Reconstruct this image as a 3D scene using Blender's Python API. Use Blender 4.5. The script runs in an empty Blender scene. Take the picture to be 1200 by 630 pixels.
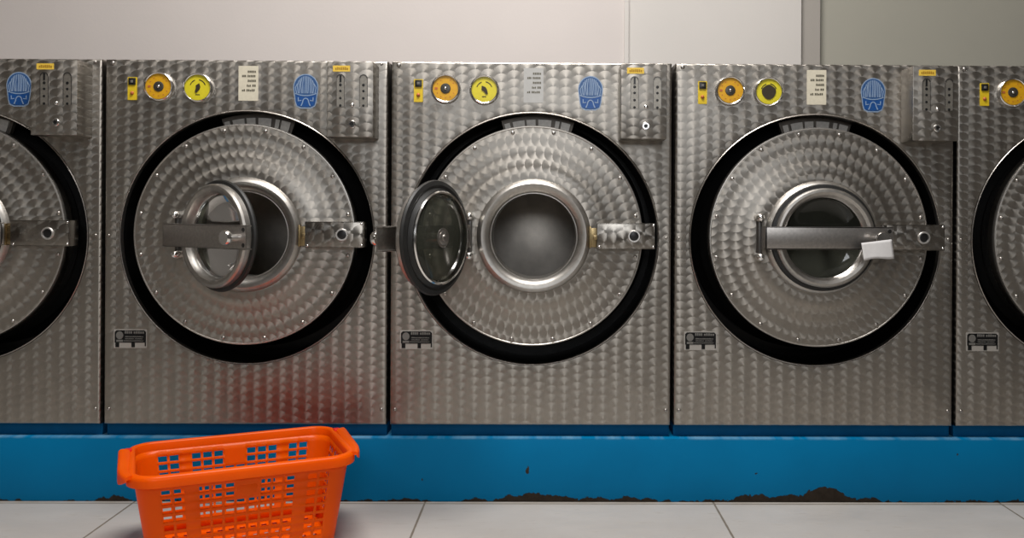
import bpy, bmesh, math, random
from mathutils import Vector, Matrix
random.seed(7)
R = math.radians
PI = math.pi
sc = bpy.context.scene
COL = sc.collection

# ---------------------------------------------------------------- scale
U = 0.7 / 332.7          # metres per photograph pixel on the plane of the machine fronts
D = 2.20                 # camera distance from that plane (y = 0)
ZC = 0.719               # camera height
def pz(py): return ZC + (245.0 - py) * U

# ---------------------------------------------------------------- materials
class NT:
    def __init__(self, name):
        self.mat = bpy.data.materials.new(name); self.mat.use_nodes = True
        self.t = self.mat.node_tree; self.t.nodes.clear()
        self.out = self.t.nodes.new('ShaderNodeOutputMaterial')
        self.p = self.t.nodes.new('ShaderNodeBsdfPrincipled')
        self.t.links.new(self.p.outputs[0], self.out.inputs[0])
    def node(self, typ, **kw):
        n = self.t.nodes.new(typ)
        for k, v in kw.items(): setattr(n, k, v)
        return n
    def link(self, a, b): self.t.links.new(a, b)
    def put(self, sock, v):
        if hasattr(v, 'is_output'): self.link(v, sock)
        else: sock.default_value = v
    def m(self, op, a, b=None, c=None):
        n = self.node('ShaderNodeMath', operation=op)
        self.put(n.inputs[0], a)
        if b is not None: self.put(n.inputs[1], b)
        if c is not None: self.put(n.inputs[2], c)
        return n.outputs[0]
    def mixf(self, f, a, b):
        n = self.node('ShaderNodeMix', data_type='FLOAT')
        self.put(n.inputs[0], f); self.put(n.inputs[2], a); self.put(n.inputs[3], b)
        return n.outputs[0]
    def mixc(self, f, a, b, blend='MIX'):
        n = self.node('ShaderNodeMix', data_type='RGBA', blend_type=blend)
        self.put(n.inputs[0], f); self.put(n.inputs[6], a); self.put(n.inputs[7], b)
        return n.outputs[2]
    def obj(self):
        tc = self.node('ShaderNodeTexCoord'); s = self.node('ShaderNodeSeparateXYZ')
        self.link(tc.outputs['Object'], s.inputs[0])
        return tc.outputs['Object'], s.outputs
    def xyz(self, x, y, z):
        n = self.node('ShaderNodeCombineXYZ')
        self.put(n.inputs[0], x); self.put(n.inputs[1], y); self.put(n.inputs[2], z)
        return n.outputs[0]
    def noise(self, vec, scale, detail=3, rough=0.55):
        n = self.node('ShaderNodeTexNoise'); n.inputs['Scale'].default_value = scale
        n.inputs['Detail'].default_value = detail; n.inputs['Roughness'].default_value = rough
        self.put(n.inputs['Vector'], vec); return n.outputs[0]
    def rng(self, v, a, b, c=0.0, d=1.0):
        n = self.node('ShaderNodeMapRange'); self.put(n.inputs[0], v)
        for i, q in enumerate((a, b, c, d)): n.inputs[1 + i].default_value = q
        return n.outputs[0]
    def bump(self, h, strength, dist=0.001):
        n = self.node('ShaderNodeBump'); n.inputs['Strength'].default_value = strength
        n.inputs['Distance'].default_value = dist; self.put(n.inputs['Height'], h)
        self.link(n.outputs[0], self.p.inputs['Normal'])
    def base(self, col=None, rough=None, metal=None, **kw):
        if col is not None: self.put(self.p.inputs['Base Color'], col if hasattr(col, 'is_output') else (*col, 1))
        if rough is not None: self.put(self.p.inputs['Roughness'], rough)
        if metal is not None: self.p.inputs['Metallic'].default_value = metal
        for k, v in kw.items(): self.put(self.p.inputs[k.replace('_', ' ')], v)
        return self

def lin(r, g, b):
    f = lambda c: (c/255/12.92) if c/255 <= 0.04045 else ((c/255 + 0.055)/1.055)**2.4
    return (f(r), f(g), f(b))

def simple(name, rgb, rough=0.5, metal=0.0, var=0.0, scale=60.0, **kw):
    n = NT(name); c = (*rgb, 1)
    if var:
        o, s = n.obj(); v = n.noise(o, scale)
        c1 = tuple(max(0, q*(1-var)) for q in rgb); c2 = tuple(min(1, q*(1+var)) for q in rgb)
        n.base(n.mixc(n.rng(v, .3, .7), (*c1, 1), (*c2, 1)), rough, metal, **kw)
    else: n.base(rgb, rough, metal, **kw)
    return n.mat

STEEL = (0.352, 0.328, 0.294)

def swirl_metal(name, polar, a, b, Rr, cx=0.0, cz=0.0, rough=0.33, aniso=0.8, r_in=0.0):
    """Engine-turned stainless steel: overlapping spun discs, each brushed in circles."""
    n = NT(name); o, s = n.obj()
    x = n.m('SUBTRACT', s[0], cx); z = n.m('SUBTRACT', s[2], cz)
    if polar:
        r = n.m('SQRT', n.m('ADD', n.m('MULTIPLY', x, x), n.m('MULTIPLY', z, z)))
        th = n.m('ARCTAN2', z, x)
        A = r
    else:
        A = x
    idx = n.m('FLOOR', n.m('DIVIDE', A, a))
    def cand(c):
        ctr = n.m('MULTIPLY', n.m('ADD', c, 0.5), a)
        dx = n.m('SUBTRACT', A, ctr)
        h = n.m('SQRT', n.m('MAXIMUM', n.m('SUBTRACT', Rr*Rr, n.m('MULTIPLY', dx, dx)), 0.0))
        if polar:
            per = n.m('MULTIPLY', ctr, 2*PI)
            cnt = n.m('ROUND', n.m('DIVIDE', per, b)); bk = n.m('DIVIDE', per, cnt)
            S = n.m('MULTIPLY', th, ctr)
        else:
            bk = b
            wob = n.m('MULTIPLY', n.m('SINE', n.m('MULTIPLY', c, 7.3)), b*0.5)
            S = n.m('ADD', z, wob)
        j = n.m('CEIL', n.m('DIVIDE', n.m('SUBTRACT', S, h), bk))
        dz = n.m('SUBTRACT', S, n.m('MULTIPLY', j, bk))
        valid = n.m('GREATER_THAN', n.m('MULTIPLY', h, 2.0), bk)
        return dx, dz, j, valid, c
    c1 = cand(n.m('ADD', idx, 1.0)); c0 = cand(idx)
    v = c1[3]
    dx = n.mixf(v, c0[0], c1[0]); dz = n.mixf(v, c0[1], c1[1])
    j = n.mixf(v, c0[2], c1[2]); c = n.mixf(v, c0[4], c1[4])
    if polar:
        ct = n.m('COSINE', th); st = n.m('SINE', th)
        tx = n.m('SUBTRACT', n.m('MULTIPLY', dx, ct), n.m('MULTIPLY', dz, st))
        tz = n.m('ADD', n.m('MULTIPLY', dx, st), n.m('MULTIPLY', dz, ct))
    else: tx, tz = dx, dz
    tr = n.node('ShaderNodeVectorTransform', vector_type='VECTOR', convert_from='OBJECT', convert_to='WORLD')
    nv = n.node('ShaderNodeVectorMath', operation='NORMALIZE')
    n.link(n.xyz(tx, 0.0, tz), tr.inputs[0]); n.link(tr.outputs[0], nv.inputs[0])
    n.link(nv.outputs[0], n.p.inputs['Tangent'])
    wn = n.node('ShaderNodeTexWhiteNoise', noise_dimensions='2D')
    n.link(n.xyz(c, j, 0.0), wn.inputs['Vector'])
    d = n.m('SQRT', n.m('ADD', n.m('MULTIPLY', dx, dx), n.m('MULTIPLY', dz, dz)))
    sn = n.noise(n.xyz(n.m('MULTIPLY', d, 900.0), n.m('MULTIPLY', wn.outputs[0], 50.0), 0.0), 1.0, 2)
    wear = n.noise(o, 6.0, 4)
    k = n.m('ADD', n.m('MULTIPLY', wn.outputs[0], 0.10), n.m('MULTIPLY', sn, 0.16))
    k = n.m('ADD', n.m('ADD', k, 0.80), n.m('MULTIPLY', wear, 0.10))
    col = n.node('ShaderNodeVectorMath', operation='SCALE'); col.inputs[0].default_value = STEEL
    n.link(k, col.inputs['Scale'])
    rr = n.m('ADD', n.m('ADD', rough, n.m('MULTIPLY', n.m('SUBTRACT', wear, 0.5), 0.12)), n.m('MULTIPLY', n.m('SUBTRACT', sn, .5), 0.10))
    n.base(col.outputs[0], rr, 1.0, Anisotropic=aniso)
    return n.mat

HX, HZ = (624 - 622.75) * U, pz(279.5)       # opening centre in machine coordinates
DX, DZ = (624.6 - 622.75) * U, pz(276)       # drum cover centre
M = {}
M['panel'] = swirl_metal('engine_turned_panel_steel', False, 15.2*U, 10.0*U, 9.8*U, 0.004, 0.0, 0.42, 0.66)
M['cover'] = swirl_metal('engine_turned_cover_steel', True, 15.0*U, 10.0*U, 9.8*U, DX, DZ, 0.42, 0.68)
M['small'] = swirl_metal('engine_turned_bracket_steel', False, 11*U, 14*U, 10.5*U, 0.002, 0.003, 0.3, 0.75)
M['steel'] = simple('brushed_steel', (0.42, 0.395, 0.37), 0.36, 1.0, 0.12, 140, Anisotropic=0.4)
M['collar'] = simple('spun_steel', (0.44, 0.42, 0.39), 0.42, 1.0, 0.10, 90)
M['drum'] = simple('drum_steel', (0.58, 0.54, 0.49), 0.45, 1.0, 0.12, 25)
M['chrome'] = simple('chrome', (0.80, 0.79, 0.77), 0.16, 1.0)
M['nickel'] = simple('nickel_ring', (0.75, 0.73, 0.70), 0.42, 1.0)
M['brass'] = simple('worn_brass', (0.36, 0.27, 0.14), 0.35, 1.0, 0.2, 200)
M['dark_steel'] = simple('dark_hinge_steel', (0.10, 0.095, 0.09), 0.4, 0.9)
M['well'] = simple('black_enamel', (0.004, 0.004, 0.004), 0.28, 0.0, 0.4, 30, Specular_IOR_Level=0.2)
M['rubber'] = simple('black_rubber', (0.011, 0.011, 0.0105), 0.5, 0.0, 0.25, 60)
M['bellows'] = simple('black_bellows_rubber', (0.004, 0.004, 0.004), 0.5, 0.0, 0.25, 60, Specular_IOR_Level=0.2)
M['black'] = simple('black_plastic', (0.008, 0.008, 0.008), 0.35)
M['gapdark'] = simple('casing_steel', (0.12, 0.105, 0.095), 0.5, 0.8)
M['amber'] = simple('amber_dial_face', lin(204, 152, 20), 0.4, 0, 0.10, 160)
M['yellow'] = simple('yellow_dial_face', lin(208, 194, 38), 0.4, 0, 0.05, 160)
M['yellow_label'] = simple('yellow_label_plastic', lin(210, 180, 30), 0.45, 0, 0.06, 120)
M['gold'] = simple('yellow_paper_label', lin(222, 186, 70), 0.5, 0, 0.08, 150)
M['dial_ink'] = simple('dial_ink', (0.03, 0.02, 0.008), 0.5)
M['hub'] = simple('dial_hub', (0.055, 0.05, 0.042), 0.35, 0.3)
M['orange_ink'] = simple('rust_ink', lin(176, 96, 50), 0.5)
M['cream'] = simple('cream_label', lin(205, 198, 178), 0.5, 0, 0.05, 100)
M['silverlabel'] = simple('silver_foil_label', (0.40, 0.385, 0.36), 0.42, 0.85, 0.04, 60)
M['print'] = simple('grey_print', lin(88, 84, 70), 0.6)
M['blue_s'] = simple('sticker_blue', lin(44, 80, 126), 0.4, 0, 0.12, 200)
M['blue_d'] = simple('sticker_deep_blue', lin(14, 70, 134), 0.4, 0, 0.10, 200)
M['blue_l'] = simple('sticker_pale_blue', lin(132, 152, 178), 0.4)
M['plate'] = simple('nameplate_black', (0.006, 0.006, 0.006), 0.5, Specular_IOR_Level=0.2)
M['plate_metal'] = simple('nameplate_aluminium', (0.36, 0.34, 0.31), 0.5, 0.2)
M['plate_grey'] = simple('nameplate_grey_print', (0.13, 0.125, 0.115), 0.6)
M['slot'] = simple('coin_slot_plate', (0.30, 0.28, 0.245), 0.42, 0.8, 0.15, 200)
M['paper'] = simple('white_paper', (0.60, 0.59, 0.585), 0.8, 0, 0.03, 90)
M['red'] = simple('shaded_corner_red', lin(225, 32, 16), 0.35)  # shade and glow of the basket's handle corner, put into colour
M['tab'] = simple('galvanised_tab', (0.62, 0.59, 0.55), 0.5, 0.3, 0.1, 120)
M['bracket'] = simple('dull_bracket_steel', (0.13, 0.115, 0.10), 0.5, 0.6, 0.1, 80)

def glass_mat(name, tint, keep):
    n = NT(name); n.t.nodes.remove(n.p)
    tr = n.node('ShaderNodeBsdfTransparent'); tr.inputs[0].default_value = (*tint, 1)
    gl = n.node('ShaderNodeBsdfGlossy'); gl.inputs['Roughness'].default_value = 0.06
    df = n.node('ShaderNodeBsdfDiffuse'); df.inputs[0].default_value = (0.11, 0.115, 0.09, 1)
    fr = n.node('ShaderNodeFresnel'); fr.inputs[0].default_value = 1.5
    m1 = n.node('ShaderNodeMixShader'); m1.inputs[0].default_value = keep
    n.link(tr.outputs[0], m1.inputs[1]); n.link(df.outputs[0], m1.inputs[2])
    m2 = n.node('ShaderNodeMixShader')
    n.link(fr.outputs[0], m2.inputs[0]); n.link(m1.outputs[0], m2.inputs[1]); n.link(gl.outputs[0], m2.inputs[2])
    n.link(m2.outputs[0], n.out.inputs[0]); return n.mat
M['glass'] = glass_mat('smoked_glass', (0.16, 0.17, 0.14), 0.32)

def orange_mat():
    n = NT('orange_plastic'); o, s = n.obj()
    v = n.noise(o, 9.0, 2)
    n.base(n.mixc(n.rng(v, .3, .7), (*lin(250, 104, 2), 1), (*lin(255, 114, 3), 1)), 0.33, 0.0)
    n.p.inputs['Specular IOR Level'].default_value = 0.25
    tl = n.node('ShaderNodeBsdfTranslucent'); tl.inputs[0].default_value = (*lin(255, 112, 6), 1)
    mx = n.node('ShaderNodeMixShader'); mx.inputs[0].default_value = 0.42
    n.link(n.p.outputs[0], mx.inputs[1]); n.link(tl.outputs[0], mx.inputs[2]); n.link(mx.outputs[0], n.out.inputs[0])
    return n.mat
M['orange'] = orange_mat()

def paint_mat(name, rgb, var=0.03, rough=0.75, bump=0.10):
    n = NT(name); o, s = n.obj()
    v = n.noise(o, 2.2, 4); f = n.noise(o, 120.0, 2)
    c1 = tuple(q*(1-var) for q in rgb); c2 = tuple(min(1, q*(1+var)) for q in rgb)
    n.base(n.mixc(n.rng(v, .3, .7), (*c1, 1), (*c2, 1)), rough)
    n.bump(f, bump, 0.002); return n.mat
M['wall'] = paint_mat('wall_paint_warm_white', lin(216, 208, 203))
M['wall2'] = paint_mat('wall_paint_white', lin(216, 211, 205))
M['wallgrey'] = paint_mat('wall_paint_grey', lin(174, 171, 158))
M['wallpost'] = paint_mat('post_paint_grey', lin(172, 166, 158))
M['room'] = paint_mat('room_paint', (0.25, 0.235, 0.215))
M['dimwall'] = paint_mat('dimming_wall_paint', (0.055, 0.05, 0.044))  # for unseen walls, kept dark to dim reflections in the steel
M['ceiling'] = paint_mat('ceiling_paint', (0.62, 0.59, 0.55))

def plinth_mat():
    n = NT('blue_gloss_paint'); o, s = n.obj(); x, z = s[0], s[2]
    v = n.noise(o, 3.0, 5); f = n.noise(o, 45.0, 4)
    blue = n.mixc(n.rng(v, .3, .7), (*lin(0, 106, 154), 1), (*lin(0, 116, 167), 1))
    # paint flaked off along the floor: a low line of bare dark mortar with a few higher patches
    def g(x0, w, h):
        q = n.m('DIVIDE', n.m('SUBTRACT', x, x0), w)
        return n.m('MULTIPLY', n.m('EXPONENT', n.m('MULTIPLY', n.m('MULTIPLY', q, q), -1.0)), h)
    hh = n.m('MULTIPLY', n.m('SUBTRACT', n.noise(n.xyz(x, 0.0, 0.0), 7.0, 3), 0.46), 0.045)
    for x0, w, h in ((0.695, .055, .024), (0.63, .15, .014), (0.50, .06, .006), (0.0, .12, .013), (-0.045, .05, .006), (0.15, .20, .004), (-1.06, .05, .006), (-0.45, .1, .004), (1.1, .08, .004)):
        hh = n.m('ADD', hh, g(x0, w, h))
    edge = n.m('MULTIPLY', n.m('SUBTRACT', n.noise(o, 60.0, 4), 0.5), 0.026)
    bare = n.rng(n.m('SUBTRACT', n.m('ADD', hh, edge), z), -0.0006, 0.0006)
    def chip(x0, z0, w, h):
        a = n.m('DIVIDE', n.m('SUBTRACT', n.m('ADD', x, n.m('MULTIPLY', edge, .35)), x0), w); b = n.m('DIVIDE', n.m('SUBTRACT', n.m('ADD', z, n.m('MULTIPLY', edge, .5)), z0), h)
        return n.m('LESS_THAN', n.m('ADD', n.m('MULTIPLY', a, a), n.m('MULTIPLY', b, b)), 1.0)
    for q in ((-0.043, 0.075, .004, .008), (-0.040, 0.083, .0025, .006), (-0.30, .055, .002, .003), (1.02, .12, .002, .002), (0.52, .07, .003, .002)):
        bare = n.m('MAXIMUM', bare, chip(*q))
    top_pale = n.m('MULTIPLY', n.rng(z, 0.1525, 0.1565), n.rng(n.noise(n.xyz(x, z, 0.0), 22.0, 4), .40, .62))  # patchy paler blue along the top edge
    dirt = n.mixc(n.noise(o, 80.0, 3), (0.018, 0.014, 0.011, 1), (0.055, 0.042, 0.032, 1))
    c = n.mixc(n.m('MULTIPLY', top_pale, .55), blue, (*lin(120, 160, 185), 1))
    c = n.mixc(bare, c, dirt)
    n.base(c, n.mixf(bare, 0.5, 0.9)); n.p.inputs['Specular IOR Level'].default_value = 0.1
    n.bump(n.m('SUBTRACT', n.m('MULTIPLY', f, .15), n.m('MULTIPLY', bare, .8)), 0.5, 0.002)
    return n.mat
M['plinth'] = plinth_mat()
M['bluebase'] = simple('blue_frame_paint', lin(0, 82, 126), 0.55, 0, 0.1, 20, Specular_IOR_Level=0.1)

TX0, TP = -0.2925, 0.708
def floor_mat():
    n = NT('white_floor_tile'); o, s = n.obj(); x, y = s[0], s[1]
    def line(c, c0):
        q = n.m('FRACT', n.m('ADD', n.m('DIVIDE', n.m('SUBTRACT', c, c0), TP), 0.5))
        return n.m('MULTIPLY', n.m('ABSOLUTE', n.m('SUBTRACT', q, 0.5)), TP)
    w = n.m('MULTIPLY', n.m('SUBTRACT', n.noise(o, 30.0, 3), .5), 0.002)
    gx = n.m('ADD', line(x, TX0), w); gy = n.m('ADD', line(y, -0.021), w)
    g = n.m('MINIMUM', gx, gy)
    grout = n.rng(g, 0.0018, 0.0032, 1.0, 0.0)
    cell = n.node('ShaderNodeTexWhiteNoise', noise_dimensions='2D')
    n.link(n.xyz(n.m('FLOOR', n.m('DIVIDE', n.m('SUBTRACT', x, TX0), TP)), n.m('FLOOR', n.m('DIVIDE', n.m('SUBTRACT', y, -.021), TP)), 0.0), cell.inputs['Vector'])
    v = n.noise(n.xyz(n.m('MULTIPLY', x, .5), y, 0.0), 5.0, 5)
    sm = n.noise(n.xyz(x, n.m('MULTIPLY', y, 3.0), 0.0), 14.0, 5, .65)
    t = n.mixc(n.rng(v, .3, .7), (*lin(176, 170, 163), 1), (*lin(190, 185, 179), 1))
    t = n.mixc(n.m('MULTIPLY', cell.outputs[0], .12), t, (*lin(162, 155, 146), 1))
    t = n.mixc(n.rng(sm, .60, .78, 0, .45), t, (*lin(136, 126, 114), 1))
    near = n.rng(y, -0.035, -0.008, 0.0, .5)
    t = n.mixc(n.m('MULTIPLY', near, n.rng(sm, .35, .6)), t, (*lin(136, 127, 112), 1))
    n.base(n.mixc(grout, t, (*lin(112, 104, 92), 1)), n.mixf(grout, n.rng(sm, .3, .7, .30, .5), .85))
    n.bump(n.m('SUBTRACT', 1.0, grout), 0.4, 0.0015)
    return n.mat
M['floor'] = floor_mat()

# ---------------------------------------------------------------- mesh helpers
class MB:
    def __init__(self): self.bm = bmesh.new()
    def box(self, x0, x1, y0, y1, z0, z1, bev=0.0, seg=2):
        b = bmesh.new(); bmesh.ops.create_cube(b, size=1)
        for v in b.verts:
            v.co = Vector(((x0+x1)/2 + v.co.x*(x1-x0), (y0+y1)/2 + v.co.y*(y1-y0), (z0+z1)/2 + v.co.z*(z1-z0)))
        if bev: bmesh.ops.bevel(b, geom=b.edges[:], offset=bev, segments=seg, profile=0.6, affect='EDGES')
        return self._join(b)
    def _join(self, b, mat=None):
        if mat is not None: bmesh.ops.transform(b, matrix=mat, verts=b.verts)
        me = bpy.data.meshes.new('tmp'); b.to_mesh(me); b.free()
        self.bm.from_mesh(me); bpy.data.meshes.remove(me); return self
    def lathe(self, prof, cx, cz, n=64, cap0=False, cap1=False, closed=False):
        """profile of (radius, y) turned about an axis along y through (cx, cz)"""
        b = self.bm; rings = []
        for r, y in prof:
            rings.append([b.verts.new((cx + r*math.cos(2*PI*k/n), y, cz + r*math.sin(2*PI*k/n))) for k in range(n)])
        m = len(rings)
        for i in range(m if closed else m-1):
            A, B = rings[i], rings[(i+1) % m]
            for k in range(n):
                b.faces.new((A[k], A[(k+1) % n], B[(k+1) % n], B[k]))
        if cap0: b.faces.new(rings[0])
        if cap1: b.faces.new(rings[-1])
        return self
    def prism(self, pts, y0, y1, bev=0.0):
        """outline in x,z pushed from y0 (front) to y1"""
        b = bmesh.new()
        A = [b.verts.new((p[0], y0, p[1])) for p in pts]; B = [b.verts.new((p[0], y1, p[1])) for p in pts]
        b.faces.new(A); b.faces.new(B); n = len(pts)
        for k in range(n): b.faces.new((A[k], A[(k+1) % n], B[(k+1) % n], B[k]))
        bmesh.ops.recalc_face_normals(b, faces=b.faces)
        if bev:
            ed = [e for e in b.edges if all(abs(v.co.y - y0) < 1e-7 for v in e.verts)]
            bmesh.ops.bevel(b, geom=ed, offset=bev, segments=2, profile=.6, affect='EDGES')
        return self._join(b)
    def tube(self, pts, r, n=10, closed=False):
        b = self.bm; rings = []; P = [Vector(p) for p in pts]; m = len(P)
        up = Vector((0, 0, 1))
        for i, p in enumerate(P):
            a = P[(i-1) % m] if (closed or i > 0) else p; c = P[(i+1) % m] if (closed or i < m-1) else p
            t = (c - a).normalized()
            s = t.cross(up); s = s.normalized() if s.length > 1e-4 else Vector((1, 0, 0))
            q = s.cross(t).normalized()
            rings.append([b.verts.new(p + s*(r*math.cos(2*PI*k/n)) + q*(r*math.sin(2*PI*k/n))) for k in range(n)])
        for i in range(m if closed else m-1):
            A, B = rings[i], rings[(i+1) % m]
            for k in range(n): b.faces.new((A[k], A[(k+1) % n], B[(k+1) % n], B[k]))
        if not closed: b.faces.new(rings[0]); b.faces.new(rings[-1])
        return self
    def build(self, name, mat, parent=None, loc=None, rz=0.0, sharp=32):
        bmesh.ops.recalc_face_normals(self.bm, faces=self.bm.faces)
        me = bpy.data.meshes.new(name); self.bm.to_mesh(me); self.bm.free()
        me.materials.append(mat)
        for p in me.polygons: p.use_smooth = True
        me.set_sharp_from_angle(angle=R(sharp))
        o = bpy.data.objects.new(name, me); COL.objects.link(o)
        if parent: o.parent = parent
        if loc: o.location = loc
        o.rotation_euler.z = rz
        return o

def tag(o, label, cat, group=None):
    o['label'] = label; o['category'] = cat
    if group: o['group'] = group
    return o
def struct(o, label=None, cat=None):
    o['kind'] = 'structure'
    if label: o['label'] = label; o['category'] = cat
    return o
def empty(name, loc):
    o = bpy.data.objects.new(name, None); COL.objects.link(o); o.location = loc; o.empty_display_size = .1
    return o
def copy_tree(o, parent=None):
    c = o.copy(); COL.objects.link(c)
    if parent: c.parent = parent
    for ch in list(o.children): copy_tree(ch, c)
    return c

# ---------------------------------------------------------------- room
def slab(name, x0, x1, y0, y1, z0, z1, mat): return MB().box(x0, x1, y0, y1, z0, z1).build(name, mat)
RX0, RX1, RY0, H = -3.2, 1.72, -4.3, 2.75
struct(slab('floor', RX0, RX1, RY0, 1.4, -0.1, 0.0, M['floor']), 'floor of large pale white tiles with grey grout', 'floor')
struct(slab('ceiling', RX0, RX1, RY0, 1.4, H, H+.1, M['ceiling']), 'painted ceiling above the machines', 'ceiling')
XW = (733-640)*U*1.365; XE = (938.5-640)*U*1.365; XP = (961-640)*U*1.373
w = struct(slab('wall_back', RX0, XE, 0.80, 1.4, 0.0, H, M['wall2']), 'pale painted wall behind the washing machines', 'wall')
struct(slab('wall_left_panel', RX0, XW, 0.794, 0.80, 0.0, H, M['wall']), 'warm white wall board behind the left machines', 'wall')
struct(slab('trim_1', XW-.008, XW+.006, 0.786, 0.80, 0.0, H, M['wall2']), 'narrow vertical joint strip on the pale wall', 'trim')
struct(slab('trim_2', XE, XP, 0.82, 1.4, 0.0, H, M['wallpost']), 'light grey upright post where the pale wall ends', 'trim')
struct(slab('wall_right_panel', XP, RX1, 0.85, 1.4, 0.0, H, M['wallgrey']), 'darker grey wall behind the right-hand machines', 'wall')
struct(slab('wall_left', RX0-.1, RX0, RY0, 1.4, 0.0, H, M['room']))
struct(slab('unseen_wall_right', RX1, RX1+.1, RY0, 1.4, 0.0, H, M['dimwall']))  # unseen; moved in and darkened to dim the right-hand machines' reflections
struct(slab('wall_front', RX0-.1, RX1+.1, RY0-.1, RY0, 0.0, H, M['dimwall']))  # unseen; set close and dark to limit the reflected floor

ZP = 0.157
pl = MB().box(-2.6, RX1, -0.008, 0.72, 0.0, ZP, .003).build('plinth', M['plinth'])
struct(pl, 'blue painted concrete plinth with paint flaking at the floor', 'plinth')

# ---------------------------------------------------------------- washing machine
def u(px): return (px - 622.75) * U             # pixel on the middle machine -> machine x (front plane)
def ud(px, d): return ((px - 640) * (1 - d/D)) * U + (640 - 622.75) * U    # the same for something d in front of it
def zd(py, d): return ZC + (245 - py) * U * (1 - d/D)

def ring_panel(x0, x1, z0, z1, r):
    """front sheet with a round hole, rolled edges and a turned-in lip"""
    bm = bmesh.new(); ang = [2*PI*k/120 for k in range(120)]
    cr = []
    for X, Z in ((x1, z1), (x0, z1), (x0, z0), (x1, z0)):
        cr.append(math.atan2(Z-HZ, X-HX) % (2*PI))
    for c in cr: ang = [a for a in ang if abs(a-c) > .02]
    items = sorted([(a, None) for a in ang] + [(c, i) for i, c in enumerate(cr)])
    def circ(rr, y): return [bm.verts.new((HX+rr*math.cos(a), y, HZ+rr*math.sin(a))) for a, _ in items]
    def rect(ins, y):
        X0, X1, Z0, Z1 = x0+ins, x1-ins, z0+ins, z1-ins; out = []
        cs = ((X1, Z1), (X0, Z1), (X0, Z0), (X1, Z0))
        for a, ci in items:
            if ci is not None: out.append(bm.verts.new((cs[ci][0], y, cs[ci][1]))); continue
            c, s = math.cos(a), math.sin(a); t = 1e9
            if c > 1e-9: t = min(t, (X1-HX)/c)
            if c < -1e-9: t = min(t, (X0-HX)/c)
            if s > 1e-9: t = min(t, (Z1-HZ)/s)
            if s < -1e-9: t = min(t, (Z0-HZ)/s)
            out.append(bm.verts.new((HX+t*c, y, HZ+t*s)))
        return out
    loops = [circ(r+.0005, .020), circ(r+.0005, .002), circ(r+.0022, .0003), circ(r+.004, 0), circ(r+.02, 0),
             rect(.006, 0), rect(.003, .0006), rect(.0008, .0026), rect(0, .006), rect(0, .035)]
    for A, B in zip(loops, loops[1:]):
        n = len(A)
        for k in range(n): bm.faces.new((A[k], A[(k+1) % n], B[(k+1) % n], B[k]))
    m = MB(); m.bm.free(); m.bm = bm; return m

def disc(name, r, y0, y1, x, z, mat, parent, n=24, bev=.25, cap=True):
    """small turned button: front at y0, back at y1"""
    h = (y1-y0)
    return MB().lathe([(r*(1-bev), y0), (r*(1-bev*.3), y0+h*.12), (r, y0+h*.45), (r, y1)], x, z, n, cap0=True).build(name, mat, parent)
def dome(name, r, h, y, x, z, mat, parent, n=14):
    return MB().lathe([(r*.35, y-h), (r*.75, y-h*.75), (r, y-h*.25), (r, y)], x, z, n, cap0=True).build(name, mat, parent, sharp=60)

def flat(pts, y, th=.0006): return MB().prism(pts, y-th, y)
def rrect(x0, x1, z0, z1, r, n=5):
    out = []
    for cx, cz, a0 in ((x1-r, z1-r, 0), (x0+r, z1-r, 90), (x0+r, z0+r, 180), (x1-r, z0+r, 270)):
        for k in range(n+1):
            a = R(a0 + 90*k/n); out.append((cx+r*math.cos(a), cz+r*math.sin(a)))
    return out

def words(m, x0, z, h, widths, gap, y, th=.0004):
    """rows of illegible small print as broken strokes"""
    x = x0
    for wd in widths:
        k = max(1, int(round(wd/(h*.75)))); cw = wd/k
        for q in range(k):
            hh = h*random.choice((1, 1, .75, .9))
            m.box(x+q*cw+cw*.12, x+q*cw+cw*.88, y-th, y, z-h/2, z-h/2+hh)
        x += wd+gap

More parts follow.
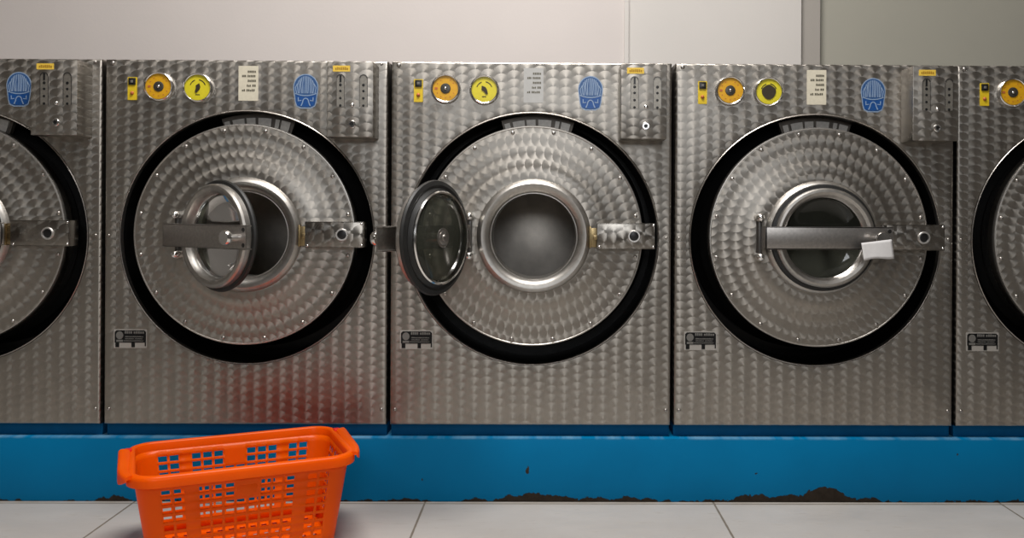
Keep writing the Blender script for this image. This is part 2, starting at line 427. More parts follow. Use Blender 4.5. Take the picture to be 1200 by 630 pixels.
def make_machine(foil_label=False):
    root = empty('washing_machine', (0, 0, 0))
    X0, X1 = -164.2*U, 164.2*U; ZB, ZT = pz(498), pz(73)
    ring_panel(X0, X1, ZB, ZT, 148*U).build('front_panel', M['panel'], root)
    # casing behind the front sheet
    c = MB()
    c.box(X0, X0+.004, .035, .68, ZB, ZT); c.box(X1-.004, X1, .035, .68, ZB, ZT)
    c.box(X0, X1, .033, .68, ZT-.004, ZT); c.box(X0, X1, .676, .68, ZB, ZT); c.box(X0, X1, .035, .68, ZB, ZB+.004)
    c.build('casing', M['gapdark'], root)
    MB().box(X0+.001, X1-.001, .016, .66, ZP, ZB, .001).build('base_frame', M['bluebase'], root)
    # opening: bright lip, black well and bellows
    MB().lathe([(148.0*U, .006), (148.2*U, -.0008), (147.6*U, -.0018), (147.0*U, -.0008), (146.9*U, .02)], HX, HZ, 128).build('opening_lip', M['steel'], root)
    MB().lathe([(146.6*U, .014), (146.0*U, .13), (118*U, .13)], HX, HZ, 96).build('opening_well', M['well'], root)
    bel = [(114*U, .000), (118*U, .004), (121*U, .02), (118*U, .035), (125*U, .05), (122*U, .065), (131*U, .08), (128*U, .095), (138*U, .112), (138*U, .13)]
    MB().lathe(bel, DX, DZ, 96).build('bellows', M['bellows'], root)
    # counterweight bracket at the top of the well, with pale tabs
    def sector(m, r0, r1, a0, a1, y0, y1, k=14):
        pts = [(HX+.012+r1*U*math.sin(R(a0+(a1-a0)*i/k)), HZ+r1*U*math.cos(R(a0+(a1-a0)*i/k))) for i in range(k+1)]
        pts += [(HX+.012+r0*U*math.sin(R(a1-(a1-a0)*i/k)), HZ+r0*U*math.cos(R(a1-(a1-a0)*i/k))) for i in range(k+1)]
        m.prism(pts, y0, y1)
    m = MB(); sector(m, 122, 146.4, -17.5, 17.5, .046, .060)
    br = m.build('vent_bracket', M['bracket'], root)
    for a0, a1, lo in ((-16.5, -13.8, 126), (-12.4, -6.6, 126), (-5.6, -1.2, 126), (.2, 6.6, 126), (8.6, 10.6, 127), (11.6, 16, 121)):
        m = MB(); sector(m, lo, 141.2, a0, a1, .040, .046, 4); m.build('tab', M['tab'], br)
    # drum cover
    cov = MB().lathe([(127.0*U, .012), (127.3*U, -.018), (126.8*U, -.0222), (125.4*U, -.0240), (124.5*U, -.0240), (110*U, -.0265), (82*U, -.0300),
                      (80.5*U, -.0312), (74*U, -.0325), (63*U, -.033)], DX, DZ, 128).build('drum_cover', M['cover'], root)
    MB().lathe([(127.5*U, -.014), (127.8*U, -.020), (127.1*U, -.0243), (126.0*U, -.0248), (125.4*U, -.0238)], DX, DZ, 128).build('rim', M['collar'], cov)
    for k in range(16):
        a = R(11.25 + 22.5*k); dome('bolt', 2.3*U, .0035, -.0240, DX+121.5*U*math.cos(a), DZ+121.5*U*math.sin(a), M['steel'], cov, 10)
    # porthole collar and drum
    cx, cz = DX+.003, DZ-.0005
    MB().lathe([(66*U, -.0325), (65*U, -.037), (63.5*U, -.0425), (60.5*U, -.0460), (57*U, -.0455), (54*U, -.0425), (51.5*U, -.036), (50.5*U, -.0315),
                (51.0*U, -.0305), (50.4*U, -.0285), (49.3*U, -.0288), (48.9*U, -.027), (49.2*U, .06)], cx, cz, 96).build('porthole_collar', M['collar'], root)
    dr = MB().lathe([(50*U, .055), (108*U, .06), (110*U, .064), (110*U, .35), (104*U, .358), (40*U, .345), (20*U, .34)], cx, cz, 72, cap1=True).build('drum', M['drum'], root)
    for k in range(3):
        a = R(100 + 120*k); m = MB()
        t = Vector((math.cos(a), 0, math.sin(a))); s = Vector((-math.sin(a), 0, math.cos(a)))
        P = [(110, -16), (94, -5), (90, 0), (94, 5), (110, 16)]
        A = [Vector((cx, .075, cz)) + t*(p*U) + s*(q*U) for p, q in P]; B = [v + Vector((0, .26, 0)) for v in A]
        va = [m.bm.verts.new(v) for v in A]; vb = [m.bm.verts.new(v) for v in B]
        for i in range(4): m.bm.faces.new((va[i], va[i+1], vb[i+1], vb[i]))
        m.bm.faces.new(va); m.bm.faces.new(vb)
        m.build('lifter', M['drum'], dr, sharp=50)
    # latch bracket
    d = .058; zl0, zl1 = zd(291.3, d), zd(261, d); xl0, xl1 = ud(700, d), ud(768, d)
    m = MB(); m.box(xl0, xl1, -d, -d+.003, zl0, zl1, .0008)
    m.box(xl0, xl1, -d, -.024, zl1-.003, zl1, .0008); m.box(xl0, xl1, -d, -.024, zl0, zl0+.003, .0008); m.box(xl1-.003, xl1, -d, -.016, zl0, zl1, .0008)
    lb = m.build('latch_bracket', M['small'], root)
    m = MB(); m.box(xl0-.018, xl0, -.050, -.046, zl0+.004, zl1-.012, .0008); m.box(xl0-.018, xl0-.014, -.052, -.028, zl0+.002, zl1-.008, .0008)
    m.box(xl0-.010, xl0+.002, -.057, -.046, zl0+.022, zl0+.034, .002)
    m.build('latch_plate', M['brass'], lb)
    xk, zk = ud(743.3, d), zd(276.3, d)
    MB().lathe([(7.2*U, -d+.001), (7.2*U, -d-.002), (6.6*U, -d-.004), (5.4*U, -d-.004), (5.0*U, -d-.001)], xk, zk, 28).build('lock_ring', M['nickel'], lb)
    disc('lock_barrel', 5.1*U, -d-.0012, -d+.001, xk, zk, M['black'], lb, 24, .1)
    for px, py in ((703, 289), (766, 263.5), (766, 288.5)):
        dome('rivet', 1.5*U, .002, -d, ud(px, d), zd(py, d), M['chrome'], lb, 8)
    # coin box
    d = .072; bx0, bx1 = u(724.3), u(776.5); bz0, bz1 = pz(164.8), pz(79.5)
    cb = MB().box(bx0, bx1, -d, .001, bz0, bz1, .0025).build('coin_box', M['panel'], root)
    for sx in (743, 769.8):
        x = ud(sx, d); z0, z1 = zd(126.5, d), zd(88.8, d); wd = 4.6*U
        pts = [(x-wd, z0), (x+wd, z0)] + [(x+wd*math.cos(R(a)), z1-wd+wd*math.sin(R(a))) for a in range(0, 181, 20)]
        sl = MB().prism(pts, -d-.0008, -d).build('slot_plate', M['slot'], cb)
        m = MB()
        for i in range(12):
            a0, a1 = R(8+164*i/12), R(8+164*(i+1)/12)
            m.prism([(x+(wd+.0003)*math.cos(a0), z1-wd+(wd+.0003)*math.sin(a0)), (x+(wd+.0003)*math.cos(a1), z1-wd+(wd+.0003)*math.sin(a1)),
                     (x+(wd-.0021)*math.cos(a1), z1-wd+(wd-.0021)*math.sin(a1)), (x+(wd-.0021)*math.cos(a0), z1-wd+(wd-.0021)*math.sin(a0))], -d-.0016, -d)
        m.box(x-wd-.0003, x-wd+.0007, -d-.0012, -d, z0, z1-wd); m.box(x+wd-.0007, x+wd+.0003, -d-.0012, -d, z0, z1-wd)
        m.build('slot_hood', M['dark_steel'], sl)
        for i, py in enumerate((101.2, 108.2, 116.6, 125.2)):
            disc('slot_hole', (1.5 if i else 1.7)*U, -d-.0013, -d-.0006, x, zd(py, d), M['black'], sl, 10, .1)
        if sx < 750:
            MB().box(x-1.1*U, x+1.1*U, -d-.0014, -d-.0006, zd(98, d), zd(90, d)).build('coin_slit', M['black'], sl)
    x, z = ud(756.4, d), zd(147, d)
    MB().lathe([(4.5*U, -d+.001), (4.5*U, -d-.002), (3.9*U, -d-.0035), (2.2*U, -d-.0035), (2.0*U, -d-.0025)], x, z, 20).build('coin_lock', M['chrome'], cb)
    disc('keyhole', 2.0*U, -d-.0027, -d, x, z, M['black'], cb, 12, .1)
    dome('rivet', 2.4*U, .003, -d, ud(756.6, d), zd(124.6, d), M['chrome'], cb, 12)
    lab = flat(rrect(ud(734, d), ud(754, d), zd(85.6, d), zd(78.6, d), .001), -d, .0006).build('price_label', M['gold'], cb)
    m = MB(); words(m, ud(736.5, d), zd(82, d), 3.0*U, [15*U], 0, -d-.0006, .0003); m.build('print', simple('ochre_print', lin(160, 120, 20), .6) if 'op' not in M else M['op'], lab)
    # dials
    for k, (px, py, mat) in enumerate(((522, 105, 'amber'), (567.2, 106, 'yellow'))):
        x, z = u(px), pz(py); q = 16.6*U
        dl = MB().lathe([(q*1.06, 0), (q*1.06, -.004), (q*1.0, -.011), (q*.95, -.0125), (q*.90, -.0115), (q*.89, -.008)], x, z, 48).build('dial', M['chrome'], root)
        MB().lathe([(q*.90, -.0085), (q*.45, -.0088), (q*.1, -.0088)], x, z, 40, cap1=True).build('dial_face', M[mat], dl)
        if k == 0:
            MB().lathe([(q*.36, -.0085), (q*.35, -.0100), (q*.30, -.0105), (q*.12, -.0105)], x, z, 24, cap1=True).build('dial_hub', M['hub'], dl)
            dome('dial_pin', q*.11, .003, -.0104, x, z, M['chrome'], dl, 10)
            MB().box(x-q*.76, x-q*.55, -.0092, -.0085, z-q*.07, z+q*.07).build('dial_dash', M['orange_ink'], dl)
            for a in (35, 60, 120, 150, 210, 240, 270, 300, 330):
                ca, sa = math.cos(R(a)), math.sin(R(a)); rr = q*.66
                MB().box(x+rr*ca-q*.035, x+rr*ca+q*.035, -.0090, -.0085, z+rr*sa-q*.03, z+rr*sa+q*.03).build('dial_tick', M['orange_ink'], dl)
        else:
            for a0, a1 in ((20, 80), (110, 160)):
                K = 10; pts = [(x+q*.58*math.cos(R(a0+(a1-a0)*i/K)), z+q*.58*math.sin(R(a0+(a1-a0)*i/K))) for i in range(K+1)]
                pts += [(x+q*.52*math.cos(R(a1-(a1-a0)*i/K)), z+q*.52*math.sin(R(a1-(a1-a0)*i/K))) for i in range(K+1)]
                MB().prism(pts, -.0092, -.0086).build('dial_arc', M['dial_ink'], dl)
            MB().box(x-q*.16, x+q*.14, -.0092, -.0086, z-q*.52, z-q*.47).build('dial_dash', M['dial_ink'], dl)
            dl['yellow'] = 1
    # indicator strip with black rocker
    st = flat(rrect(u(484.8), u(495.3), pz(120.6), pz(94), .001), 0, .0025).build('indicator_strip', M['yellow_label'], root)
    MB().box(u(486), u(494.2), -.0050, -.002, pz(103), pz(95), .0008).build('rocker_switch', M['black'], st)
    MB().box(u(488.6), u(491.6), -.0060, -.0048, pz(100.6), pz(97.6), .0006).build('rocker_mark', M['plate_grey'], st)
    dome('indicator_knob', 2.2*U, .004, -.0025, u(490), pz(112.5), M['orange_ink'], st, 12)
    # instruction label
    lab = flat(rrect(u(613), u(636), pz(120.5), pz(79.8), .0012), 0, .0005).build('instruction_label', M['silverlabel' if foil_label else 'cream'], root)
    m = MB()
    for py, x0, ws in ((86.5, 623.5, [10]), (91.6, 617, [5, 9.5]), (97.2, 623.5, [10]), (102.8, 622.5, [5, 4.5]), (108.2, 616.8, [4, 10])):
        words(m, u(x0), pz(py), 2.5*U, [q*U for q in ws], 1.3*U, -.0005)
    m.build('print', M['print'], lab)
    # blue sticker
    sx, sz = u(691.3), pz(109)
    def cap(k):
        pts = []
        for a in range(-8, 189, 8): pts.append((sx+14.6*k*U*math.cos(R(a)), sz+(4.5+15.8*k*math.sin(R(a)))*U))
        pts += [(sx-12.6*k*U, sz-12*U*k), (sx-11*k*U, sz-17.5*U*k), (sx-6*k*U, sz-20*U*k), (sx+6*k*U, sz-20*U*k), (sx+11*k*U, sz-17.5*U*k), (sx+12.6*k*U, sz-12*U*k)]
        return pts
    stk = flat(cap(1), 0, .0004).build('sticker', M['blue_l'], root)
    flat(cap(.93), -.0004, .0003).build('sticker_body', M['blue_s'], stk)
    m = MB(); pts = [(sx-11.6*U, sz-3.2*U), (sx, sz-5.2*U), (sx+11.6*U, sz-3.2*U), (sx+11*U, sz-13*U), (sx+9*U, sz-17*U), (sx, sz-18.4*U), (sx-9*U, sz-17*U), (sx-11*U, sz-13*U)]
    m.prism(pts, -.0010, -.0007); m.build('sticker_band', M['blue_d'], stk)
    m = MB(); rs = random.Random(3)
    for i in range(12):                                   # scribbled strands of the dome
        t = -1 + 2*(i+.5)/12; tp = 12.2*t
        top = 4.5+14.2*math.sqrt(max(0, 1-t*t))-1.0
        pts = [(tp*.86*U+sx, sz+top*U), (tp*1.04*U+sx+rs.uniform(-.7, .7)*U, sz+(top*.5)*U), (tp*.96*U+sx+rs.uniform(-.5, .5)*U, sz-2.4*U)]
        for (xa, za), (xb, zb) in zip(pts, pts[1:]):
            w_ = .46*U; m.prism([(xa-w_, za), (xa+w_, za), (xb+w_, zb), (xb-w_, zb)], -.0012, -.0007)
    for a in range(12):                                   # pale lip
        xa, xb = -12.4+24.8*a/12, -12.4+24.8*(a+1)/12; f = lambda q: -3.0-2.6*(1-(q/12.4)**2)
        m.prism([(sx+xa*U, sz+f(xa)*U), (sx+xb*U, sz+f(xb)*U), (sx+xb*U, sz+(f(xb)+1.1)*U), (sx+xa*U, sz+(f(xa)+1.1)*U)], -.0013, -.0007)
    for a in range(10):                                   # arch with a bar, and corner strokes
        a0, a1 = R(18*a), R(18*(a+1))
        m.prism([(sx+3.0*U*math.cos(a0), sz+(-13+4.4*math.sin(a0))*U), (sx+3.0*U*math.cos(a1), sz+(-13+4.4*math.sin(a1))*U),
                 (sx+4.1*U*math.cos(a1), sz+(-13+5.5*math.sin(a1))*U), (sx+4.1*U*math.cos(a0), sz+(-13+5.5*math.sin(a0))*U)], -.0013, -.0009)
    for s_ in (-1, 1):
        m.prism([(sx+s_*3.0*U, sz-13*U), (sx+s_*4.2*U, sz-13*U), (sx+s_*6.0*U, sz-17*U), (sx+s_*4.6*U, sz-17*U)], -.0013, -.0009)
        m.prism([(sx+s_*8.2*U, sz-7*U), (sx+s_*9.2*U, sz-7*U), (sx+s_*9.0*U, sz-11.6*U), (sx+s_*8.0*U, sz-11.6*U)], -.0013, -.0009)
        m.prism([(sx+s_*5.0*U, sz-10.2*U), (sx+s_*9.2*U, sz-10.8*U), (sx+s_*9.2*U, sz-11.7*U), (sx+s_*5.0*U, sz-11.1*U)], -.0013, -.0009)
    m.build('sticker_drawing', M['blue_l'], stk)
    # name plate
    npl = flat(rrect(u(470), u(508.6), pz(409.3), pz(387.4), .002), 0, .0012).build('nameplate', M['plate_metal'], root)
    m = MB(); x0, x1, z0, z1, ch = u(471.2), u(507.4), pz(402.8), pz(388.6), 2*U
    m.prism([(x0, z0), (x1, z0), (x1, z1-ch), (x1-ch, z1), (x0+ch, z1), (x0, z1-ch)], -.0018, -.0012)
    m.box(u(472), u(476.4), -.0018, -.0012, pz(408.2), pz(402.8)); m.box(u(490.6), u(494.6), -.0018, -.0012, pz(408.2), pz(402.8)); m.box(u(506), u(507.4), -.0018, -.0012, pz(407), pz(402.8))
    m.build('plate_ground', M['plate'], npl)
    m = MB(); cxp, czp = u(477), pz(394.4)
    m.prism([(cxp+4.2*U*math.cos(R(a)), czp+4.6*U*math.sin(R(a))) for a in range(0, 360, 20)], -.0022, -.0018)
    m.box(cxp-3.8*U, cxp+3.8*U, -.0022, -.0018, pz(402), pz(399.6))
    words(m, u(482.6), pz(390.8), 3.2*U, [9*U, 12.5*U], 1.4*U, -.0018)
    words(m, u(483.4), pz(396.0), 1.3*U, [21*U], 0, -.0018); words(m, u(483.4), pz(398.4), 1.1*U, [10*U, 9*U], 1*U, -.0018); words(m, u(481.5), pz(400.8), 1.1*U, [23*U], 0, -.0018)
    m.build('print', M['plate_grey'], npl)
    # panel screws
    for px, py, rr in ((466.8, 77.5, 2.6), (781, 278, 1.7), (464.5, 480, 2.0), (781.5, 480, 2.0), (463.5, 278, 1.5), (779.5, 76.6, 1.8)):
        dome('screw', rr*U, .003, 0, u(px), pz(py), M['steel'], root, 10)
    return root

# ---------------------------------------------------------------- porthole door (own frame: hinge at origin, closed door runs along +x, outside is -y)
def make_door(root, phi):
    hx, hz = (553 - 622.75)*U, DZ
    hinge = MB()
    hinge.box(hx-.005, hx+.004, -.056, -.030, hz-27*U, hz+27*U, .002)
    hg = hinge.build('door_hinge', M['dark_steel'], root)
    for s in (-1, 1):
        MB().lathe([(4.6*U, -.026), (4.8*U, -.056), (4.6*U, -.064), (3.4*U, -.070), (1.2*U, -.073)], hx-.001, hz+s*22.5*U, 18, cap1=True).build('hinge_nut', M['chrome'], hg, sharp=50)
    dr = bpy.data.objects.new('porthole_door', None); COL.objects.link(dr); dr.parent = root
    dr.location = (hx, -.060, hz); dr.rotation_euler.z = -R(phi); dr.empty_display_size = .05
    c = 73*U
    MB().lathe([(46.0*U, .006), (46.0*U, .000), (47.5*U, -.006), (49*U, -.0115), (52.5*U, -.0145), (55.0*U, -.0135), (56.6*U, -.009), (56.8*U, .004)], c, 0, 80, closed=True).build('door_ring', M['collar'], dr)
    MB().lathe([(49*U, .003), (56.5*U, .0035), (60.2*U, .005), (61.4*U, .009), (60.4*U, .0145), (56*U, .018), (53*U, .0155), (50*U, .022), (47.5*U, .022)], c, 0, 80, closed=True).build('door_gasket', M['rubber'], dr)
    MB().lathe([(49.4*U, .018), (49.8*U, .0265), (48.6*U, .0295), (46.8*U, .0285), (46.4*U, .0)], c, 0, 80).build('glass_rim', M['chrome'], dr)
    MB().lathe([(46.8*U, .018), (44*U, .023), (30*U, .0275), (12*U, .029), (2*U, .029)], c, 0, 64, cap1=True).build('door_glass', M['glass'], dr)
    # strap: a channel across the outside
    m = MB(); y0, y1, z0, z1, xa, xb = -.036, -.020, -12.8*U, 12.8*U, 1*U, 145*U
    m.box(xa, xb, y0, y0+.003, z0, z1, .0006); m.box(xa, xb, y0, y1, z1-.003, z1, .0006); m.box(xa, xb, y0, y1, z0, z0+.003, .0006); m.box(xa, xa+.004, y0, .004, z0, z1, .0006)
    sp = m.build('strap', M['steel'], dr)
    MB().lathe([(5*U, -.034), (5*U, .028), (7.5*U, .030), (7.5*U, .032), (5.5*U, .034), (4.2*U, .034), (4*U, .037), (1.5*U, .0375)], c, 0, 24, cap1=True).build('centre_bolt', M['steel'], dr)
    MB().lathe([(10.5*U, .0285), (10.5*U, .0305), (8.5*U, .0312), (7*U, .0305)], c, 0, 28).build('washer', M['steel'], dr)
    xk = 129*U
    MB().lathe([(4.2*U, -.035), (4.0*U, -.050), (4.6*U, -.054), (7.4*U, -.056), (8.0*U, -.059), (8.0*U, -.065), (7.2*U, -.068), (2*U, -.0685)], xk, 0, 28, cap1=True).build('knob', M['chrome'], dr)
    for s in (-1, 1): disc('strap_hole', 2.4*U, -.0366, -.034, 141*U, s*8*U, M['black'], dr, 14, .1)
    return dr

proto = make_machine(False)
# name, offset in pitches, door angle, label
SPEC = [(-2, 0, 'steel coin-operated washing machine cut off by the left edge of the photo'),
        (-1, 34, 'steel washing machine with its porthole door ajar behind the orange basket'),
        (0, 118, 'steel washing machine with its porthole door swung wide open showing the drum'),
        (1, 0, 'steel washing machine with shut porthole door and white paper tag on its strap'),
        (2, 0, 'darkest steel washing machine cut off by the right edge of the photo')]
XM = (622.75 - 640) * U
machines = []
for i, (k, phi, lab) in enumerate(SPEC):
    m = proto if k == 0 else copy_tree(proto)
    m.location = (XM + .7*k, 0, 0)
    tag(m, lab, 'washing machine', 'coin-operated steel washing machines in a row')
    machines.append(m)
for m, q in zip(machines, SPEC): make_door(m, q[1])
def part(m, name): return next(c for c in m.children_recursive if c.name.split('.')[0] == name)
# what differs between the machines
for k, m in enumerate(machines):
    if k == 2:
        L = part(m, 'instruction_label'); L.data = L.data.copy(); L.data.materials[0] = M['silverlabel']; L['label'] = 'silver foil instruction label'
    yd = next(c for c in m.children if c.name.split('.')[0] == 'dial' and c.get('yellow'))
    q = 16.6*U; x, z = u(567.2), pz(106)
    if k == 3:
        pts = [(x+q*.50*(1+.05*math.sin(3*a))*math.cos(a), z-q*.04+q*.50*(1+.05*math.cos(4*a))*math.sin(a)) for a in [2*PI*i/24 for i in range(24)]]
        o = MB().prism(pts, -.0100, -.0088).build('dial_blot', M['dial_ink'], yd); o['label'] = 'large round black blot'
    elif k in (1, 2):
        a = R(-45) if k == 2 else R(-100)
        pts = [(-.30, .06), (-.06, .17), (.12, .13), (.36, -.02), (.30, -.14), (.1, -.10), (-.12, -.14)]
        pts = [(x+q*1.05*(px*math.cos(a)-pv*math.sin(a)), z+q*1.05*(px*math.sin(a)+pv*math.cos(a))) for px, pv in pts]
        MB().prism(pts, -.0105, -.0088).build('dial_pointer', M['dial_ink'], yd)
    else:
        MB().box(x-q*.1, x+q*.1, -.0105, -.0088, z-q*.3, z+q*.3, .001).build('dial_pointer', M['dial_ink'], yd)
for m in machines:
    for o in [m] + list(m.children_recursive):
        if 'yellow' in o: del o['yellow']

# ---------------------------------------------------------------- paper tag hanging on the knob of the shut machine
def paper_tag():
    b = MB(); nx, nz = 12, 7; W, Hh = 34*U, 20*U
    V = {}
    for i in range(nx+1):
        for j in range(nz+1):
            s, t = i/nx, j/nz
            x = (s-.5)*W; zz = -t*Hh + .003*math.sin(s*5)*t; y = -.0025*math.sin(s*PI)*(.4+t) - .003*t
            a = R(7); V[i, j] = b.bm.verts.new((x*math.cos(a)-zz*math.sin(a), y, x*math.sin(a)+zz*math.cos(a)))
    for i in range(nx):
        for j in range(nz): b.bm.faces.new((V[i, j], V[i+1, j], V[i+1, j+1], V[i, j+1]))
    o = b.build('paper_tag', M['paper'])
    s = o.modifiers.new('thickness', 'SOLIDIFY'); s.thickness = .0006
    d = .1288
    o.location = ((1029.0-640)*U*(1-d/D), -d, zd(280.5, d))
    tag(o, 'small crumpled white paper tag stuck on the door strap knob', 'paper tag')
paper_tag()

# ---------------------------------------------------------------- orange basket
def make_basket():
    root = empty('laundry_basket', (-.648, -.288, .0))
    root.rotation_euler.z = R(24.5)
    tag(root, 'orange plastic basket with grid holes standing on the tiled floor', 'basket')
    TH = .0026; HT = .205
    def outline(hl, hw, rc, n=6):
        """list of (x, y, side, along) points with straight sides divided as given"""
        return hl, hw, rc
    ZBOT, ZTOP = .004, .186
    def dims(z):
        t = (z-ZBOT)/(ZTOP-ZBOT)
        return .178+t*(.207-.178), .112+t*(.133-.112), .030+t*(.042-.030)
    # column stops as a fraction of the straight run; True marks an open cell
    def cols(groups, lead):
        out = []
        for g in groups: out += g
        return out
    bar = .0056
    def group(n, pitch): 
        r = []
        for i in range(n):
            r += [(pitch-bar, True)]
            if i < n-1: r += [(bar, False)]
        return r
    longs = [(.004, False)] + group(2, .0245) + [(.029, False)] + group(8, .0245) + [(.029, False)] + group(2, .0245) + [(.004, False)]
    shorts = [(.010, False)] + group(2, .022) + [(.020, False)] + group(3, .022) + [(.020, False)] + group(2, .022) + [(.010, False)]
    rows = [(ZBOT, .0377, False)]; z = .0377
    for i in range(8):
        rows.append((z, z+.0118, True)); rows.append((z+.0118, z+.0175, False)); z += .0175
    rows[-1] = (rows[-1][0], ZTOP, False)
    zs = [rows[0][0]] + [r[1] for r in rows]
    def perim(z, off=0.0):
        hl, hw, rc = dims(z); hl -= off; hw -= off; rc = max(.004, rc-off); P = []
        def straight(p, q, cells):
            tot = sum(c[0] for c in cells); acc = 0
            for wd, op in cells:
                f = acc/tot; P.append((p[0]+(q[0]-p[0])*f, p[1]+(q[1]-p[1])*f, op)); acc += wd
        def corner(cx, cy, a0):
            for k in range(6):
                a = R(a0+90*k/6); P.append((cx+rc*math.cos(a), cy+rc*math.sin(a), False))
        straight((-hl+rc, -hw), (hl-rc, -hw), longs); corner(hl-rc, -hw+rc, -90)
        straight((hl, -hw+rc), (hl, hw-rc), shorts); corner(hl-rc, hw-rc, 0)
        straight((hl-rc, hw), (-hl+rc, hw), longs); corner(-hl+rc, hw-rc, 90)
        straight((-hl, hw-rc), (-hl, -hw+rc), shorts); corner(-hl+rc, -hw+rc, 180)
        return P
    b = MB(); loops = []
    for z in zs: loops.append([(b.bm.verts.new((p[0], p[1], z)), p[2]) for p in perim(z)])
    nL = len(longs); N = len(loops[0])
    sh0 = nL+6; ln2 = sh0+len(shorts)+6; sh1 = ln2+nL+6
    # plain round plate in the middle of each long side (columns 4,5 of the eight, top two rows)
    mid = []
    for start in (0, ln2):
        ids = [start+i for i, c in enumerate(longs)]
        cidx = [i for i, c in enumerate(longs) if c[1]][2:10]
        mid += [start+cidx[3], start+cidx[4]]
    for i in range(len(zs)-1):
        op_row = rows[i][2]
        for k in range(N):
            hole = op_row and loops[i][k][1]
            rno = (i-1)//2
            if hole and k in mid and rno in (6, 7): hole = False
            # hand-holes: no small grid in the top rows of the short ends
            if hole: continue
            b.bm.faces.new((loops[i][k][0], loops[i][(k+1) % N][0], loops[i+1][(k+1) % N][0], loops[i+1][k][0]))
    o = b.build('basket_wall', M['orange'], root, sharp=40)
    s = o.modifiers.new('thickness', 'SOLIDIFY'); s.thickness = TH; s.offset = -1
    # bottom plate with slots
    hl, hw, rc = dims(ZBOT); b = MB()
    nx, ny = 29, 15; xs = [-hl+.012+(2*hl-.024)*i/nx for i in range(nx+1)]; ys = [-hw+.012+(2*hw-.024)*j/ny for j in range(ny+1)]
    vb = [[b.bm.verts.new((x, y, ZBOT+.004)) for y in ys] for x in xs]
    for i in range(nx):
        for j in range(ny):
            if i % 2 and j % 2: continue
            b.bm.faces.new((vb[i][j], vb[i+1][j], vb[i+1][j+1], vb[i][j+1]))
    inner = [v for v in ([vb[i][0] for i in range(nx+1)] + [vb[nx][j] for j in range(1, ny+1)] + [vb[i][ny] for i in range(nx-1, -1, -1)] + [vb[0][j] for j in range(ny-1, 0, -1)])]
    P = perim(ZBOT, .001)
    outer = []
    for v in inner:          # radial match onto the outline
        d = Vector((v.co.x, v.co.y)); best = max(P, key=lambda p: (p[0]*d.x+p[1]*d.y)/math.hypot(p[0], p[1])) if False else None
        sx = max(abs(v.co.x)/(hl-.012), abs(v.co.y)/(hw-.012)); q = Vector((v.co.x/(hl-.012)*(hl-.001), v.co.y/(hw-.012)*(hw-.001)))
        ax, ay = abs(q.x)-(hl-rc), abs(q.y)-(hw-rc)
        if ax > 0 and ay > 0:
            L = math.hypot(ax, ay); f = min(1, (rc-.001)/L)
            q = Vector((math.copysign(hl-rc+ax*f, q.x), math.copysign(hw-rc+ay*f, q.y)))
        outer.append(b.bm.verts.new((q.x, q.y, ZBOT+.001)))
    n = len(inner)
    for k in range(n): b.bm.faces.new((inner[k], inner[(k+1) % n], outer[(k+1) % n], outer[k]))
    o = b.build('basket_bottom', M['orange'], root, sharp=40)
    s = o.modifiers.new('thickness', 'SOLIDIFY'); s.thickness = .0025; s.offset = 0
    # raised plate on the long walls
    for sgn in (-1, 1):
        b = MB(); zc = .1610; hlz, hwz, _ = dims(zc); yy = sgn*hwz
        b.lathe([(.0185, -.0012), (.0185, .0012), (.017, .002)], 0, 0, 28, cap0=True, cap1=True)
        o = b.build('round_plate', M['orange'], root, loc=(0, yy-sgn*.001, zc))
        o.rotation_euler = (R(-7)*sgn, 0, 0 if sgn > 0 else PI)
    # rim: rolled flange swept round the top
    hl, hw, rc = dims(ZTOP)
    prof = [(-TH, ZTOP-.001), (-TH, HT-.004), (-.001, HT-.001), (.003, HT), (.009, HT-.0008), (.0125, HT-.004), (.0138, HT-.009), (.0135, HT-.023), (.0112, HT-.0235), (.0105, HT-.010), (.007, HT-.0055), (.0005, HT-.006), (.0005, ZTOP-.001)]
    b = MB(); cs = []
    ring = []
    def corner(cx, cy, a0):
        for k in range(11):
            a = R(a0+90*k/10); ring.append((cx, cy, math.cos(a), math.sin(a)))
    for cx, cy, a0 in ((hl-rc, -hw+rc, -90), (hl-rc, hw-rc, 0), (-hl+rc, hw-rc, 90), (-hl+rc, -hw+rc, 180)): corner(cx, cy, a0)
    for cx, cy, c, s in ring: cs.append([b.bm.verts.new((cx+(rc+dq)*c, cy+(rc+dq)*s, zz)) for dq, zz in prof])
    n = len(cs); m_ = len(prof)
    for k in range(n):
        A, B = cs[k], cs[(k+1) % n]
        for i in range(m_): b.bm.faces.new((A[i], B[i], B[(i+1) % m_], A[(i+1) % m_]))
    b.build('rim', M['orange'], root, sharp=50)
    # end handles: wide bars standing out beyond the rim with a finger slot between
    for sgn in (-1, 1):
        b = MB(); pr = [(-.0150, .001), (-.010, .0045), (-.002, .0060), (.003, .0052), (.006, .0025), (.0070, -.002), (.0070, -.021), (.0048, -.0212), (.0042, -.002), (-.0145, -.002)]
        path = []
        for k in range(29):
            f = k/28; yy = -(hw-.012) + f*(1.42*hw); e = 1-(1-min(1, f/.5))**3
            path.append((sgn*(hl+.008+.015*e), yy, HT-.0055+.007*f*f))
        secs = []
        for i, p in enumerate(path):
            a = Vector(path[max(0, i-1)]); c = Vector(path[min(28, i+1)]); t = (c-a).normalized()
            nn = Vector((t.y, -t.x, 0)).normalized()
            if nn.x*sgn < 0: nn = -nn
            f = i/28; kk = .25+.75*math.sin(min(1, f/.3)*PI/2); kk *= 1-.45*max(0, (f-.8)/.2)**2
            secs.append([b.bm.verts.new((p[0]+nn.x*q, p[1]+nn.y*q, p[2]+(w_ if w_ > -.004 else w_*kk))) for q, w_ in pr])
        for A, B in zip(secs, secs[1:]):
            for i in range(len(pr)): b.bm.faces.new((A[i], A[(i+1) % len(pr)], B[(i+1) % len(pr)], B[i]))
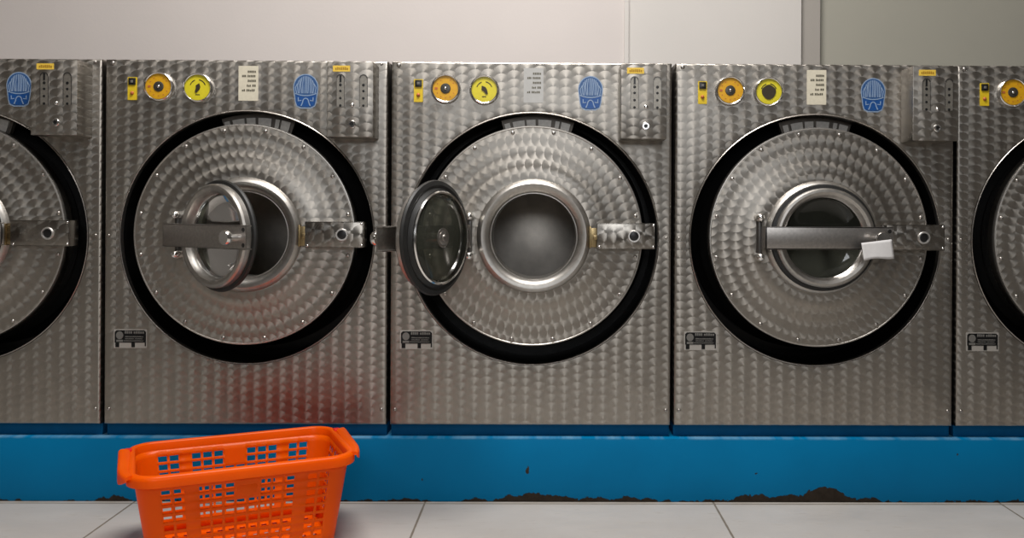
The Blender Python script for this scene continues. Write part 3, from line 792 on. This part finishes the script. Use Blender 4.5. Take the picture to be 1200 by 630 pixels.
        b.bm.faces.new(secs[0]); b.bm.faces.new(secs[-1])
        b.build('end_handle', M['orange'], root, sharp=50)
        o = MB().box(-.007, .007, -.010, .010, -.010, .004, .002).build('handle_corner_shade', M['red'], root, loc=(sgn*(hl+.011), 0.60*hw, HT-.001))  # red block added in place of the shaded, translucent handle corner
        o['label'] = 'red block for the shaded translucent inner corner of the end handle'
    return root
make_basket()

# ---------------------------------------------------------------- lights
def area(name, loc, rot, sx, sy, power, col):
    l = bpy.data.lights.new(name, 'AREA'); l.shape = 'RECTANGLE'; l.size = sx; l.size_y = sy; l.energy = power; l.color = col
    o = bpy.data.objects.new(name, l); COL.objects.link(o); o.location = loc; o.rotation_euler = rot; return o
area('ceiling_lamp_front', (-0.10, -0.78, H-.03), (0, 0, 0), 1.2, .6, 78, (1.0, .97, .945))
area('ceiling_lamp_rear', (-1.3, -3.0, H-.03), (0, 0, 0), 1.0, .3, 12, (1.0, .96, .92))
area('shopfront_daylight', (0.08, RY0+.03, 1.72), (R(90), 0, 0), 1.1, .9, 26, (.95, .97, 1.0))
wd = bpy.data.worlds.new('world'); sc.world = wd; wd.use_nodes = True
wd.node_tree.nodes['Background'].inputs[0].default_value = (.8, .85, .9, 1); wd.node_tree.nodes['Background'].inputs[1].default_value = 0.02

# ---------------------------------------------------------------- camera
cam = bpy.data.cameras.new('camera'); co = bpy.data.objects.new('camera', cam); COL.objects.link(co); sc.camera = co
cam.sensor_fit = 'HORIZONTAL'; cam.sensor_width = 36
F = D / U                                           # focal length in pixels of the 1200 px frame
cam.lens = 36*F/1200
yaw, roll = R(.66), R(.31)
f = Vector((math.sin(yaw), math.cos(yaw), 0)); r0 = Vector((math.cos(yaw), -math.sin(yaw), 0)); u0 = Vector((0, 0, 1))
rt = r0*math.cos(roll) + u0*math.sin(roll); up = u0*math.cos(roll) - r0*math.sin(roll)
mt = Matrix(((rt.x, up.x, -f.x), (rt.y, up.y, -f.y), (rt.z, up.z, -f.z))).to_4x4(); mt.translation = Vector((0, -D, ZC))
co.matrix_world = mt
cam.shift_x = (600 - 652)/1200; cam.shift_y = (245 - 315)/1200
cam.clip_start = .05

sc.view_settings.view_transform = 'Standard'; sc.view_settings.look = 'None'
sc.view_settings.gamma = 1.0; sc.view_settings.use_curve_mapping = False
sc.view_settings.exposure = 0.0
try:
    sc.cycles.use_denoising = True; sc.cycles.max_bounces = 10; sc.cycles.caustics_reflective = False
except Exception: pass
